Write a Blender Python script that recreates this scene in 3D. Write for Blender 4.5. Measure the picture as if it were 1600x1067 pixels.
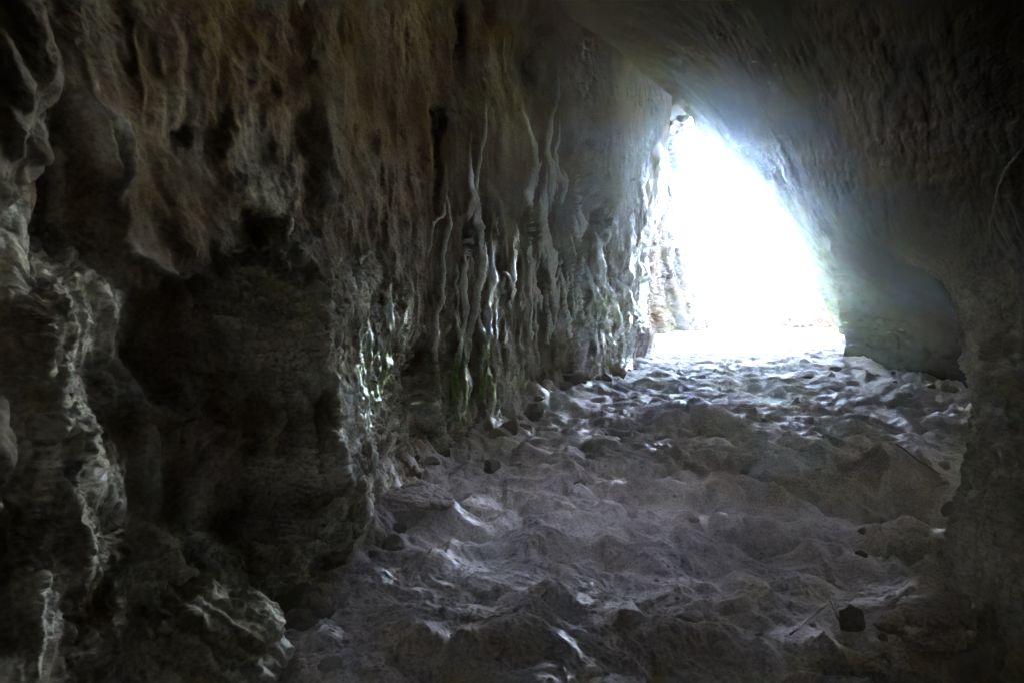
import bpy, math, random
import numpy as np
R = math.radians
random.seed(7)
for o in list(bpy.data.objects): bpy.data.objects.remove(o)
sc = bpy.context.scene

# ------------------------------------------------------------------ camera
PITCH = R(4.0); CAMZ = 1.30; F = 1244.0
cam_d = bpy.data.cameras.new('camera'); cam = bpy.data.objects.new('camera', cam_d)
sc.collection.objects.link(cam); sc.camera = cam
cam.location = (0, 0, CAMZ); cam.rotation_euler = (R(90) - PITCH, 0, 0)
cam_d.lens = 28.0; cam_d.sensor_width = 36.0; cam_d.clip_start = 0.05; cam_d.clip_end = 3000
cam_d.dof.use_dof = True; cam_d.dof.focus_distance = 8.0; cam_d.dof.aperture_fstop = 7.0

# ------------------------------------------------------------------ world, sun, exposure
SUN_EL, SUN_AZ = R(48), R(225)          # azimuth measured clockwise from +Y (the way the cave looks out)
w = bpy.data.worlds.new('World'); sc.world = w; w.use_nodes = True
nt = w.node_tree; nt.nodes.clear()
sky = nt.nodes.new('ShaderNodeTexSky'); sky.sky_type = 'NISHITA'; sky.sun_disc = False
sky.sun_elevation = SUN_EL; sky.sun_rotation = SUN_AZ; sky.dust_density = 3.0; sky.air_density = .6; sky.ozone_density = .6
bg = nt.nodes.new('ShaderNodeBackground'); bg.inputs[1].default_value = 0.15
wo = nt.nodes.new('ShaderNodeOutputWorld')
nt.links.new(sky.outputs[0], bg.inputs[0]); nt.links.new(bg.outputs[0], wo.inputs[0])
sd = bpy.data.lights.new('sun', 'SUN'); sd.energy = 4.0; sd.angle = R(0.5); sd.color = (1.0, 0.95, 0.88)
so = bpy.data.objects.new('sun', sd); sc.collection.objects.link(so)
so.rotation_euler = (R(90) - SUN_EL, 0, -SUN_AZ + math.pi)
so.rotation_euler = (-(R(90) - SUN_EL), 0, -SUN_AZ)
so.location = (10, 30, 30)
sc.view_settings.view_transform = 'Standard'; sc.view_settings.look = 'None'
sc.view_settings.use_white_balance = True; sc.view_settings.white_balance_temperature = 7400; sc.view_settings.white_balance_tint = 15
sc.view_settings.exposure = 10.4; sc.view_settings.gamma = 1.0
cy = sc.cycles
cy.max_bounces = 8; cy.diffuse_bounces = 6; cy.glossy_bounces = 3; cy.volume_bounces = 1
cy.use_guiding = False; cy.use_denoising = True; cy.sample_clamp_indirect = .6; cy.sample_clamp_direct = 0
try:
    cy.denoiser = 'OPENIMAGEDENOISE'; cy.denoising_input_passes = 'RGB_ALBEDO_NORMAL'
except Exception: pass

# ------------------------------------------------------------------ numpy noise
def _h(ix, iy, iz, seed):
    h = (ix.astype(np.int64) * 374761393 + iy.astype(np.int64) * 668265263 + iz * 2147483647 * 0 + np.asarray(iz).astype(np.int64) * 1274126177 + seed * 974634777) & 0xffffffff
    h = ((h ^ (h >> 13)) * 1274126177) & 0xffffffff
    h = ((h ^ (h >> 16)) * 2246822519) & 0xffffffff
    return (h ^ (h >> 15)) & 0xffffffff
_AN = np.linspace(0, 2*np.pi, 257)[:256]
GX2 = np.cos(_AN).astype(np.float32); GY2 = np.sin(_AN).astype(np.float32)
def n2(x, y, seed=0):
    """2-D gradient noise, about -1..1"""
    ix = np.floor(x).astype(np.int64); iy = np.floor(y).astype(np.int64)
    fx = (x - ix).astype(np.float32); fy = (y - iy).astype(np.float32)
    u = fx*fx*fx*(fx*(fx*6-15)+10); v = fy*fy*fy*(fy*(fy*6-15)+10)
    def g(a, b):
        k = (_h(ix+a, iy+b, 0, seed) & 255)
        return GX2[k]*(fx-a) + GY2[k]*(fy-b)
    a = g(0,0); b = g(1,0); c = g(0,1); d = g(1,1)
    return (a + u*(b-a) + v*((c + u*(d-c)) - (a + u*(b-a)))) * 1.5
def fbm(x, y, o=4, seed=0, gain=.5, lac=2.03):
    s = 0; a = 1; t = 0
    for i in range(o):
        s = s + a*n2(x, y, seed+i*17); t += a
        a *= gain; x = x*lac + 13.1; y = y*lac + 7.7
    return s / t * 1.3
def ridged(x, y, o=4, seed=0, gain=.5, lac=2.07):
    s = 0; a = 1; t = 0
    for i in range(o):
        r = 1 - np.abs(n2(x, y, seed+i*23)); s = s + a*r*r; t += a
        a *= gain; x = x*lac + 3.1; y = y*lac + 9.7
    return s / t
def domes(x, y, seed=0, jitter=.8, rmin=.35, rmax=.75):
    """rounded nodules of uneven size, 0..1"""
    ix = np.floor(x).astype(np.int64); iy = np.floor(y).astype(np.int64)
    best = np.zeros(x.shape, np.float32)
    for a in (-1,0,1):
        for b in (-1,0,1):
            h = _h(ix+a, iy+b, 0, seed)
            px = ix+a+.5+jitter*((h & 1023)/1023.-.5); py = iy+b+.5+jitter*(((h>>10)&1023)/1023.-.5)
            r = rmin + (rmax-rmin)*(((h>>20)&1023)/1023.)
            d2 = ((x-px)**2 + (y-py)**2)/(r*r)
            best = np.maximum(best, (np.sqrt(np.clip(1-d2, 0, 1))*r/rmax).astype(np.float32))
    return best
def sm(a, b, x):
    t = np.clip((x-a)/(b-a), 0, 1); return t*t*(3-2*t)
def curve(xs, pts):
    """smooth monotone-ish interpolation through (x, value) pairs"""
    p = np.array(pts, float); x = p[:,0]; y = p[:,1]
    d = np.diff(y)/np.diff(x); m = np.zeros(len(x)); m[0] = d[0]; m[-1] = d[-1]
    for i in range(1, len(x)-1):
        m[i] = 0 if d[i-1]*d[i] <= 0 else 2*d[i-1]*d[i]/(d[i-1]+d[i])
    xs = np.clip(xs, x[0], x[-1]); k = np.clip(np.searchsorted(x, xs, side='right')-1, 0, len(x)-2)
    h = x[k+1]-x[k]; t = (xs-x[k])/h
    return (2*t**3-3*t**2+1)*y[k] + (t**3-2*t**2+t)*h*m[k] + (-2*t**3+3*t**2)*y[k+1] + (t**3-t**2)*h*m[k+1]
def survey(P):
    """where a world point is seen in the reference survey (1600 x 1067 frame)"""
    dz = P[...,2]-CAMZ; Y = P[...,1]
    dep = np.maximum(Y*math.cos(PITCH) - dz*math.sin(PITCH), .3)
    v = Y*math.sin(PITCH) + dz*math.cos(PITCH)
    return 800 + F*P[...,0]/dep, 533.5 - F*v/dep, dep
def at_floor(px, py, z=0.0):
    t = (py-533.5)/F
    # v/dep=-t : Y sin + dz cos = -t (Y cos - dz sin)
    dz = z-CAMZ; Y = -dz*(math.cos(PITCH) - t*math.sin(PITCH)) / (math.sin(PITCH) + t*math.cos(PITCH))
    dep = Y*math.cos(PITCH) - dz*math.sin(PITCH)
    return (px-800)/F*dep, Y

def normals(P):
    du = np.gradient(P, axis=0); dv = np.gradient(P, axis=1)
    n = np.cross(du, dv); return n/np.maximum(np.linalg.norm(n, axis=-1, keepdims=True), 1e-9)

def grid_mesh(name, P, attrs, mat, parent=None, faces=None, smooth=True):
    """P: (n,m,3) grid; faces: boolean (n-1,m-1) of which cells belong to this mesh"""
    n, m = P.shape[:2]
    idx = np.arange(n*m).reshape(n, m)
    q = np.stack([idx[:-1,:-1], idx[1:,:-1], idx[1:,1:], idx[:-1,1:]], -1)
    q = q[faces] if faces is not None else q.reshape(-1, 4)
    used = np.unique(q); remap = np.full(n*m, -1, np.int64); remap[used] = np.arange(len(used))
    q = remap[q].astype(np.int32)
    me = bpy.data.meshes.new(name)
    me.vertices.add(len(used)); me.vertices.foreach_set('co', P.reshape(-1,3)[used].astype(np.float32).ravel())
    me.loops.add(q.size); me.loops.foreach_set('vertex_index', q.ravel())
    me.polygons.add(len(q)); me.polygons.foreach_set('loop_start', (np.arange(len(q))*4).astype(np.int32))
    me.polygons.foreach_set('use_smooth', np.ones(len(q), bool) if smooth else np.zeros(len(q), bool))
    me.update(calc_edges=True)
    for k, v in attrs.items():
        a = me.attributes.new(k, 'FLOAT', 'POINT'); a.data.foreach_set('value', v.reshape(-1)[used].astype(np.float32))
    me.materials.append(mat)
    o = bpy.data.objects.new(name, me); sc.collection.objects.link(o)
    if parent: o.parent = parent
    return o
def tag(o, label=None, cat=None, group=None, kind=None):
    if label: o['label'] = label
    if cat: o['category'] = cat
    if group: o['group'] = group
    if kind: o['kind'] = kind
    return o

# ------------------------------------------------------------------ materials
def rock_mat(name, c_dark, c_mid, c_light, rough=.6, bump=.5, scale=1.0, stretch=1.0, spec=.5, wet=.3, gloss=(0,.3), ys=1.0):
    """limestone; point attributes: moss (green algae, painted glow by the mouth), ochre (iron stain, painted bounce light), wet (film of water)"""
    m = bpy.data.materials.new(name); m.use_nodes = True; t = m.node_tree; t.nodes.clear()
    N = lambda k, **kw: _node(t, k, **kw)
    L = t.links.new
    tc = N('ShaderNodeTexCoord'); mp = N('ShaderNodeMapping'); L(tc.outputs['Object'], mp.inputs[0])
    mp.inputs['Scale'].default_value = (scale, scale*ys, scale/stretch)
    def noise(sc_, det, rgh=.6):
        n = N('ShaderNodeTexNoise'); n.inputs['Scale'].default_value = sc_; n.inputs['Detail'].default_value = det
        n.inputs['Roughness'].default_value = rgh; L(mp.outputs[0], n.inputs['Vector']); return n
    big = noise(1.3, 4); mid = noise(9, 6, .65); fine = noise(70, 4, .7)
    ramp = N('ShaderNodeValToRGB'); e = ramp.color_ramp.elements
    e[0].position = .3; e[0].color = (*c_dark, 1); e[1].position = .72; e[1].color = (*c_light, 1)
    k = e.new(.5); k.color = (*c_mid, 1)
    mx = N('ShaderNodeMath', operation='MULTIPLY_ADD'); mx.inputs[1].default_value = .5
    L(mid.outputs['Fac'], mx.inputs[0]); h = N('ShaderNodeMath', operation='MULTIPLY'); h.inputs[1].default_value = .5
    L(big.outputs['Fac'], h.inputs[0]); L(h.outputs[0], mx.inputs[2]); L(mx.outputs[0], ramp.inputs[0])
    def attr(nm):
        a = N('ShaderNodeAttribute'); a.attribute_name = nm; return a.outputs['Fac']
    def mix(fac, a, col):
        x = N('ShaderNodeMix', data_type='RGBA'); L(fac, x.inputs[0]); L(a, x.inputs[6]); x.inputs[7].default_value = (*col, 1); return x.outputs[2]
    col = mix(attr('ochre'), ramp.outputs[0], (.17, .093, .03))
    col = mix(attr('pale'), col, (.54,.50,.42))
    # moss breaks up with the fine noise
    mm = N('ShaderNodeMath', operation='MULTIPLY'); L(attr('moss'), mm.inputs[0])
    mr = N('ShaderNodeMapRange'); mr.inputs[1].default_value = .3; mr.inputs[2].default_value = .5; L(mid.outputs['Fac'], mr.inputs[0]); L(mr.outputs[0], mm.inputs[1])
    col = mix(mm.outputs[0], col, (.17, .23, .065))
    # pits and grime, fine grain
    gr = N('ShaderNodeMapRange'); gr.inputs[1].default_value = .3; gr.inputs[2].default_value = .62; gr.inputs[3].default_value = .55; gr.inputs[4].default_value = 1.1
    L(fine.outputs['Fac'], gr.inputs[0])
    mg = N('ShaderNodeMix', data_type='RGBA', blend_type='MULTIPLY'); mg.inputs[0].default_value = 1.0
    L(col, mg.inputs[6]); L(gr.outputs[0], mg.inputs[7])
    p = N('ShaderNodeBsdfPrincipled'); L(mg.outputs[2], p.inputs['Base Color'])
    wv = N('ShaderNodeMapRange'); wv.inputs[3].default_value = rough; wv.inputs[4].default_value = wet; L(attr('wet'), wv.inputs[0])
    L(wv.outputs[0], p.inputs['Roughness']); p.inputs['Specular IOR Level'].default_value = spec
    b1 = N('ShaderNodeBump'); b1.inputs['Strength'].default_value = bump; b1.inputs['Distance'].default_value = .02
    L(mid.outputs['Fac'], b1.inputs['Height'])
    b2 = N('ShaderNodeBump'); b2.inputs['Strength'].default_value = bump; b2.inputs['Distance'].default_value = .004
    L(fine.outputs['Fac'], b2.inputs['Height']); L(b1.outputs[0], b2.inputs['Normal']); L(b2.outputs[0], p.inputs['Normal'])
    d = N('ShaderNodeBsdfDiffuse'); d.inputs['Roughness'].default_value = .5; L(mg.outputs[2], d.inputs['Color']); L(b2.outputs[0], d.inputs['Normal'])
    gf = N('ShaderNodeMapRange'); gf.inputs[3].default_value = gloss[0]; gf.inputs[4].default_value = gloss[1]; L(attr('wet'), gf.inputs[0])
    ms = N('ShaderNodeMixShader'); L(gf.outputs[0], ms.inputs[0]); L(d.outputs[0], ms.inputs[1]); L(p.outputs[0], ms.inputs[2])
    o = N('ShaderNodeOutputMaterial'); L(ms.outputs[0], o.inputs[0])
    return m
def _node(t, k, **kw):
    n = t.nodes.new(k)
    for a, v in kw.items(): setattr(n, a, v)
    return n
M_WALL = rock_mat('limestone_wall', (.052,.030,.011), (.094,.056,.022), (.15,.096,.044), rough=.95, bump=.8, wet=.6, spec=.06, ys=.42)
M_FLOW = rock_mat('flowstone', (.052,.036,.018), (.09,.062,.032), (.145,.105,.06), rough=.45, bump=.18, stretch=3, wet=.3, gloss=(.06,.27), spec=.5)
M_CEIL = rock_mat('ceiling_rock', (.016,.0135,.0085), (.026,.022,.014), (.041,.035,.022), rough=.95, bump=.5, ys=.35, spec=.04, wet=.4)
M_FLOOR = rock_mat('trodden_earth', (.35,.298,.268), (.48,.415,.375), (.59,.52,.475), rough=.78, bump=.8, wet=.5, spec=.3, gloss=(.12,.32))
M_STONE = rock_mat('loose_stone', (.15,.125,.115), (.23,.195,.18), (.33,.29,.26), rough=.85, bump=.8, scale=3, wet=.4, spec=.3)

# ------------------------------------------------------------------ relief features, surveyed from the photograph
def ridge(U, V, D, pts, wd, hgt, one_sided=0.0):
    """a crest following a surveyed line; wd in survey px, hgt in survey px of relief"""
    pts = np.array(pts, float); out = np.zeros(U.shape, np.float32)
    mg = wd*3+4
    x0, y0 = pts.min(0)-mg; x1, y1 = pts.max(0)+mg
    m = (U > x0) & (U < x1) & (V > y0) & (V < y1)
    if not m.any(): return out
    u = U[m]; v = V[m]; best = np.full(u.shape, 1e9); sgn = np.ones(u.shape); al = np.zeros(u.shape); n_ = len(pts)-1
    for i_, ((ax, ay), (bx, by)) in enumerate(zip(pts[:-1], pts[1:])):
        dx, dy = bx-ax, by-ay; L2 = dx*dx+dy*dy
        t = np.clip(((u-ax)*dx + (v-ay)*dy)/L2, 0, 1)
        qx = u-(ax+t*dx); qy = v-(ay+t*dy); d = np.hypot(qx, qy)
        k = d < best; best[k] = d[k]; sgn[k] = np.sign(qx[k]); al[k] = (i_+t[k])/n_
    # steeper on the side that faces the mouth
    ww = np.where(sgn > 0, wd*(1-one_sided), wd*(1+one_sided))
    out[m] = hgt*np.exp(-np.power(best/ww, 1.4))*sm(-.03,.35,al)*(1-.8*sm(.8,1.0,al))
    return out
def blob(U, V, cx, cy, rx, ry, h, ang=0, p=2.0):
    c, s = math.cos(R(ang)), math.sin(R(ang)); x = U-cx; y = V-cy
    a = (x*c+y*s)/rx; b = (-x*s+y*c)/ry
    return h*np.exp(-np.power(a*a+b*b, p/2)).astype(np.float32)

# ================================================================== LEFT WALL
foot = [(-1.6,-4.5),(-1.25,-2),(-1.15,0),(-1.12,1.2),(-1.08,2.2),(-.95,3.1),(-.86,3.9),(-.72,5.0),(-.52,6.0),(-.26,7.0),(.22,9.0),(.86,10.6),(1.65,12.6),(2.45,15.0),(2.75,16.3),(2.55,17.3),(3.2,18.6),(4.8,20.6),(6.25,23.2),(6.8,26),(6.4,29)]
top  = [(-2.0,-4.5),(-1.7,-2),(-1.5,0),(-1.45,1.2),(-1.35,2.2),(-1.2,3.1),(-1.0,3.9),(-.75,5.0),(-.52,6.0),(-.2,7.0),(.35,9.0),(1.1,10.6),(1.95,12.6),(2.85,15.0),(3.25,16.3),(3.0,17.3),(3.35,18.6),(4.0,20.05),(4.62,22.05),(5.0,25),(4.6,28)]
def smooth_path(pts):
    p = np.array(pts, float); n = len(p); t = np.arange(n)
    tt = np.linspace(0, n-1, 4000)
    out = []
    for k in range(2):
        y = p[:,k]; m = np.gradient(y); i = np.clip(tt.astype(int), 0, n-2); f = tt-i
        out.append((2*f**3-3*f**2+1)*y[i] + (f**3-2*f**2+f)*m[i] + (-2*f**3+3*f**2)*y[i+1] + (f**3-f**2)*m[i+1])
    return np.stack(out, -1)
fp = smooth_path(foot); tp = smooth_path(top)
# samples along the path: fine where near
seg = np.linalg.norm(np.diff(fp, axis=0), axis=1); dist = np.hypot(fp[:,0], fp[:,1])
den = 1/(.0028*np.maximum(dist, 1.2)); den[fp[:,1] < .9] = 8; den[fp[:,1] > 24] = 10
cum = np.concatenate([[0], np.cumsum(seg*den[1:])]); NS = int(cum[-1])
ti = np.interp(np.linspace(0, cum[-1], NS), cum, np.arange(4000))
lin = lambda A, k: np.interp(ti, np.arange(4000), A[:,k])
fx, fy, tx, ty = lin(fp,0), lin(fp,1), lin(tp,0), lin(tp,1)
S = np.interp(ti, np.arange(4000), np.concatenate([[0], np.cumsum(seg)]))
NV = 1150; TOPZ = 6.6; BOTZ = -.5
zlo = np.clip(CAMZ - fy*.56, BOTZ, .4); zhi = np.clip(CAMZ + np.maximum(fy,1)*.40, 1.9, 5.8)
q = np.linspace(0, 1, NV)
zz = np.zeros((NS, NV))
for i in range(NS):
    zz[i] = np.interp(q, [0, .06, .93, 1], [BOTZ-.01, zlo[i], zhi[i], TOPZ])
H = (zz/5.5)
P = np.zeros((NS, NV, 3))
P[...,0] = fx[:,None]*(1-H) + tx[:,None]*H; P[...,1] = fy[:,None]*(1-H) + ty[:,None]*H; P[...,2] = zz
SS = np.repeat(S[:,None], NV, 1); Z = zz
U0, V0, D = survey(P)
# wall frame: horizontal normal into the cave
tg = np.gradient(P, axis=0); tg[...,2] = 0; tg /= np.linalg.norm(tg, axis=-1, keepdims=True)
Nh = np.stack([tg[...,1], -tg[...,0], np.zeros_like(tg[...,0])], -1)
wu = 9*fbm(SS*2.2, Z*1.6, 3, 5) + 3.5*fbm(SS*12, Z*6, 3, 6); wv = 9*fbm(SS*2.2+40, Z*1.6, 3, 8) + 4*fbm(SS*12+9, Z*9, 3, 9)
back = P[...,1] < 16.6
# --- large forms (metres)
B = [ # cx, cy, rx, ry, h(m), ang, p
 (285,545,125,95,-.10,12,3.2),(330,775,95,110,-.13,20,3.2),(110,470,60,190,-.10,0,2.5),
 (62,330,24,170,-.07,8,2.6),(150,180,42,160,.07,-14,2.4),(300,250,60,90,-.04,0,2),(270,210,22,22,-.05,0,2.4),
 (470,205,36,30,-.06,20,2.6),(565,225,22,24,-.04,0,2.6),
 (480,560,70,150,.21,-8,2.6),(500,760,80,100,.22,0,2.6),(85,700,75,180,.14,-6,2.4),(110,500,60,60,.12,0,2.6),
 (618,640,44,95,-.15,-4,3.0),(575,715,34,22,-.18,0,3),(640,600,28,60,-.12,0,2.6),
 (700,640,60,80,.06,0,2),(780,600,60,50,.02,0,2),
 (715,55,8,40,-.22,4,2.6),(680,190,10,20,-.18,0,2.6),(678,270,6,60,-.08,0,2.4),(760,15,14,22,-.2,0,2.4),
 (825,70,24,60,-0.17,8,2.6),(822,120,22,34,-0.12,0,2.4),(726,375,9,22,-0.12,0,2.6),(815,355,18,34,-0.18,0,2.8),(925,345,15,26,-0.18,0,2.6),
 (845,440,12,40,-0.10,0,2.4),(790,330,24,120,.08,0,2.4),(765,560,60,60,.10,0,2.4),
 (850,560,60,75,-0.11,0,3),(900,480,40,80,.12,0,2.4),(960,300,50,190,.24,0,2.4),(885,330,26,170,-.10,0,2.4),(1030,440,34,70,-.40,0,3),(985,450,20,80,.06,0,2.4),(925,560,30,40,.1,0,2.4),(1000,525,22,22,.2,0,2.4),
 (640,560,30,60,-.05,0,2),(560,470,50,60,.05,0,2),(520,300,60,50,.03,0,2),(450,340,50,40,-.05,0,2)]
base = (.16*np.exp(-np.clip(Z,0,None)/.22)*(sm(2.5,4,P[...,1])) + .08*fbm(SS*.45, Z*.35, 2, 21) + .022*fbm(SS*1.5, Z*1.1, 3, 22) + (1-sm(2.6,6,P[...,1]))*(.035*fbm(SS*2.6,Z*2.6,4,23,.55)-.03*np.power(domes(SS*2.1+.3*fbm(SS*3,Z*3,2,25),Z*1.9,24,.9,.2,.6),2))).astype(np.float32)
disp = base.copy()
for it in range(3):
    U0, V0, D = survey(P + Nh*disp[...,None])
    U = np.where(back, U0+wu, -999); V = V0+wv
    nd_ = base.copy()
    for cx, cy_, rx, ry, h, a, p in B: nd_ += blob(U, V, cx, cy_, rx, ry, h, a, p)
    disp = nd_ if it == 0 else .35*disp+.65*nd_
U0, V0, D = survey(P + Nh*disp[...,None]); U = np.where(back, U0+wu, -999); V = V0+wv
# --- drip ribs and ledge lips: (points, width px, relief px)
RB = [
 # long single drip and the bright bundle on the curtain
 ([(697,270),(700,330),(690,400),(684,480),(681,545),(686,600),(697,640)],3.0,8),
 ([(735,170),(732,230),(738,300),(742,350),(752,400),(748,450),(735,500),(728,560),(722,600),(716,660)],4.5,12),
 ([(762,120),(756,190),(748,260),(744,310)],3.5,8),([(742,345),(725,400),(722,450),(724,500),(716,545),(710,590),(703,640)],4,11),
 ([(765,330),(762,400),(768,440),(760,500),(752,560),(765,600),(775,640)],4,10),([(752,400),(745,470),(752,520),(756,585)],3,8),
 ([(700,300),(690,340),(675,350),(668,380),(662,410)],2.5,5),([(738,300),(729,345)],4,10),
 ([(792,40),(786,90),(788,120)],3,8),([(782,420),(792,440),(797,480)],3,7),([(805,340),(800,400),(796,450),(800,480)],3,9),
 ([(820,130),(818,175),(830,215),(835,260),(822,300),(828,330)],4.5,12),([(868,60),(873,110),(872,150),(858,190),(855,240),(862,260),(858,330)],4.5,13),
 ([(875,165),(870,215),(868,260),(880,300)],3,9),([(855,240),(850,300),(845,350),(858,400),(862,450),(863,490)],4.5,13),
 ([(845,320),(848,380),(855,430)],3,8),([(898,260),(905,300),(908,350),(905,380)],3.5,9),([(868,410),(876,450),(885,495),(890,540)],3.5,9),
 ([(835,390),(833,440),(843,490)],3,8),([(908,400),(920,440),(932,480),(945,520),(960,545)],5,12),([(930,350),(932,400),(940,440),(955,480),(968,520)],5,13),
 ([(955,430),(975,450),(985,490),(1000,520)],5,13),([(1030,150),(1028,200),(1036,240),(1038,270),(1030,330),(1012,360),(1000,400),(1002,440),(998,480),(1008,510)],5,13),
 ([(1000,245),(1003,300),(1010,330)],3,6),([(925,445),(930,480),(924,520),(932,560)],4,9),
 # left of the curtain
 ([(598,400),(604,440),(600,480),(606,520),(600,560),(592,600),(585,630)],5,12),([(566,395),(560,410),(570,395),(580,400)],4,8),
 ([(622,455),(626,490),(620,520),(628,555)],4,9),([(570,480),(578,510),(572,545),(570,590),(580,625),(588,660)],5,12),
 ([(556,560),(562,600),(568,640),(575,680)],5,10),([(640,500),(632,540),(640,560)],3,6),
 ([(425,330),(432,360),(440,395)],4,8),([(505,265),(512,300),(520,330)],3.5,7),
 ([(395,425),(412,455),(425,480),(418,520),(410,560),(415,600),(432,640)],6,16),([(450,370),(460,410),(478,440),(488,480),(500,520)],5,11),
 ([(470,500),(490,540),(512,580),(520,630),(525,680)],6,13),([(185,365),(215,395),(240,420),(280,440),(300,430),(340,435)],5,9),([(270,420),(280,460),(282,490)],5,8),
 ([(325,485),(350,505),(385,512),(412,520)],5,11),([(450,580),(470,640),(475,700),(470,760),(460,800)],7,14),([(520,630),(530,700),(540,760),(545,820)],7,14),
 ([(400,640),(410,700),(420,740),(450,780)],7,12),([(395,850),(400,800),(412,760)],6,12),([(375,905),(400,880),(420,860),(455,840)],7,14),
 ([(500,800),(520,840),(530,880)],7,13),([(560,790),(566,830),(575,860)],8,12),
 # ledge lips round the two big hollows
 ([(75,395),(130,440),(155,490),(148,555),(190,590),(225,640),(260,660),(300,650),(325,665)],8,22),
 ([(325,665),(355,680),(395,690)],6,12),([(240,640),(235,680),(228,740),(225,790),(210,820)],9,18),
 ([(200,790),(225,830),(250,850),(265,890),(300,900),(330,915),(380,920),(440,935)],9,22),
 ([(45,600),(70,640),(60,700),(80,760),(110,820),(118,900)],10,26),([(100,620),(120,660),(128,720),(150,780),(200,830)],9,18),
 ([(0,590),(20,650),(10,700),(30,740)],9,20),([(85,200),(82,260),(78,330),(75,390),(95,420)],6,14),
 ([(95,60),(110,130),(150,200),(160,250),(182,290)],9,16),([(150,160),(180,200),(188,250),(180,300)],8,14),([(60,420),(50,470),(60,520),(75,590)],8,16)]
rg = random.Random(12)
for (xa, xb, ya, yb, nn_, w_, h_) in [(690,790,330,640,26,2.2,7),(815,880,130,520,22,2.4,7),(885,1000,330,560,26,2.6,8),(560,640,420,650,18,2.4,7),(420,540,420,720,16,3,8),(800,840,420,600,5,2,6),(1000,1036,180,500,8,2.4,7)]:
    for _ in range(nn_):
        x = rg.uniform(xa, xb); y0_ = rg.uniform(ya, yb-40); L_ = rg.uniform(30, 150); pts = []
        for k in range(6):
            pts.append((x, min(y0_+L_*k/5, yb+20))); x += rg.uniform(-3.5, 3.5)
        RB.append((pts, w_*rg.uniform(.7,1.3), h_*rg.uniform(.5,1.2)))
amp = .55+.55*fbm(SS*1.7, Z*2.4, 3, 33)
rib = np.zeros(U.shape, np.float32); lip = np.zeros(U.shape, np.float32)
Ur = np.where(back, U0+5*fbm(U0*.02, V0*.012, 3, 34)+.8*fbm(U0*.08, V0*.05, 2, 35), -999); Vr = V0
for pts, wd, hg in RB:
    if wd <= 5 and min(p_[0] for p_ in pts) > 540: rib = np.maximum(rib, ridge(Ur, Vr, D, pts, wd*.62, hg, .25))
    else: lip = np.maximum(lip, ridge(U, V, D, pts, wd*1.5, hg, .1))
rib *= .25+.75*sm(120,330,V0)
ribm = (rib*.85*np.clip(.85+.7*fbm(U0*.03, V0*.02, 2, 41), .25, 1.5)+lip*1.3*np.clip(.85+.45*fbm(SS*5, Z*2.2, 2, 42), .35, 1.4))*D/F
disp += ribm.astype(np.float32)
# --- natural fluting: many small vertical runs, stronger low down and on the curtain
crt = np.exp(-((U-760)/120)**2) + np.exp(-((U-900)/90)**2) + .8*np.exp(-((U-590)/45)**2) + .12
crt = np.clip(crt*sm(120, 480, V+0*U)*1.2, 0.03, 1)
fl = ridged(SS*3.2 + .35*fbm(SS*2, Z*2, 2, 51), Z*.55, 4, 52, .55)
disp += (.075*(fl-.5)*crt*np.clip(D/7, .35, 1.3)).astype(np.float32)
# far mouth jamb: strongly carved
jm = (~back).astype(np.float32)
disp += (.42*(ridged(SS*1.1+.3*Z, Z*.28, 4, 61)-.5)*jm*sm(18,20,P[...,1])).astype(np.float32)
disp *= sm(-6, .3, P[...,1])
P1 = P + Nh*disp[...,None]
# --- second pass: nodules and roughness along the true normal
n = normals(P1); n *= np.sign((n*Nh).sum(-1, keepdims=True)+1e-6)
rough_m = np.clip(blob(U,V,490,640,110,300,1,-6,2.6)+blob(U,V,110,700,150,330,1,0,3)+blob(U,V,300,650,120,60,.8,12,2.6)+blob(U,V,330,900,170,50,1,10,2.6)+blob(U,V,600,560,60,120,.9)+blob(U,V,30,250,90,300,.8)+blob(U,V,430,460,120,70,.5)+blob(U,V,930,490,70,50,.9)+jm*.9+.12+.2*sm(300,600,V), 0, 1)
rough_m = np.clip(rough_m+lip/14, 0, 1.1); rough_m *= 1-.75*np.clip(rib/6,0,1)
rough_m *= np.clip(.75+.9*fbm(SS*1.5+7, Z*1.5, 3, 71), .2, 1.2)
sx = SS + .9*disp + .05*fbm(SS*4,Z*4,2,73); sz = Z - .8*disp + .05*fbm(SS*4+5,Z*4,2,74)
nd = .026*domes(sx*9, sz*8, 81) + .016*domes(sx*22, sz*20, 82) + .009*domes(sx*48, sz*43, 83) + .004*domes(sx*105, sz*95, 84) + .018*fbm(sx*13, sz*13, 5, 85, .62)
gen = .006*fbm(SS*2.6, Z*5.5, 4, 91, .55) + .0012*np.abs(fbm(SS*13, Z*24, 3, 92))
# spongy pits scattered through the smooth brown face
pit = -.02*np.clip(fbm(SS*3.1, Z*4, 3, 95)-.3, 0, 1)*2 - .02*np.power(domes(sx*5+.5*fbm(sx*9,sz*9,3,88), sz*4+.5*fbm(sx*9,sz*9,3,89), 96, .9, .05, .3),2)*sm(-.1,.5,fbm(SS,Z,2,87)) - .003*domes(sx*17, sz*15, 94, .9, .03, .28)
d2 = nd*rough_m*np.clip(D/3.5, .6, 1.6)*1.15 + gen*(.6+.8*rough_m) + pit
d2 += .05*jm*domes(SS*2.2, Z*1.1, 97) + .03*jm*domes(SS*7, Z*4, 98)
d2 = d2*sm(.0,.8,P[...,1])
P2 = P1 + n*d2[...,None]
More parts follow.
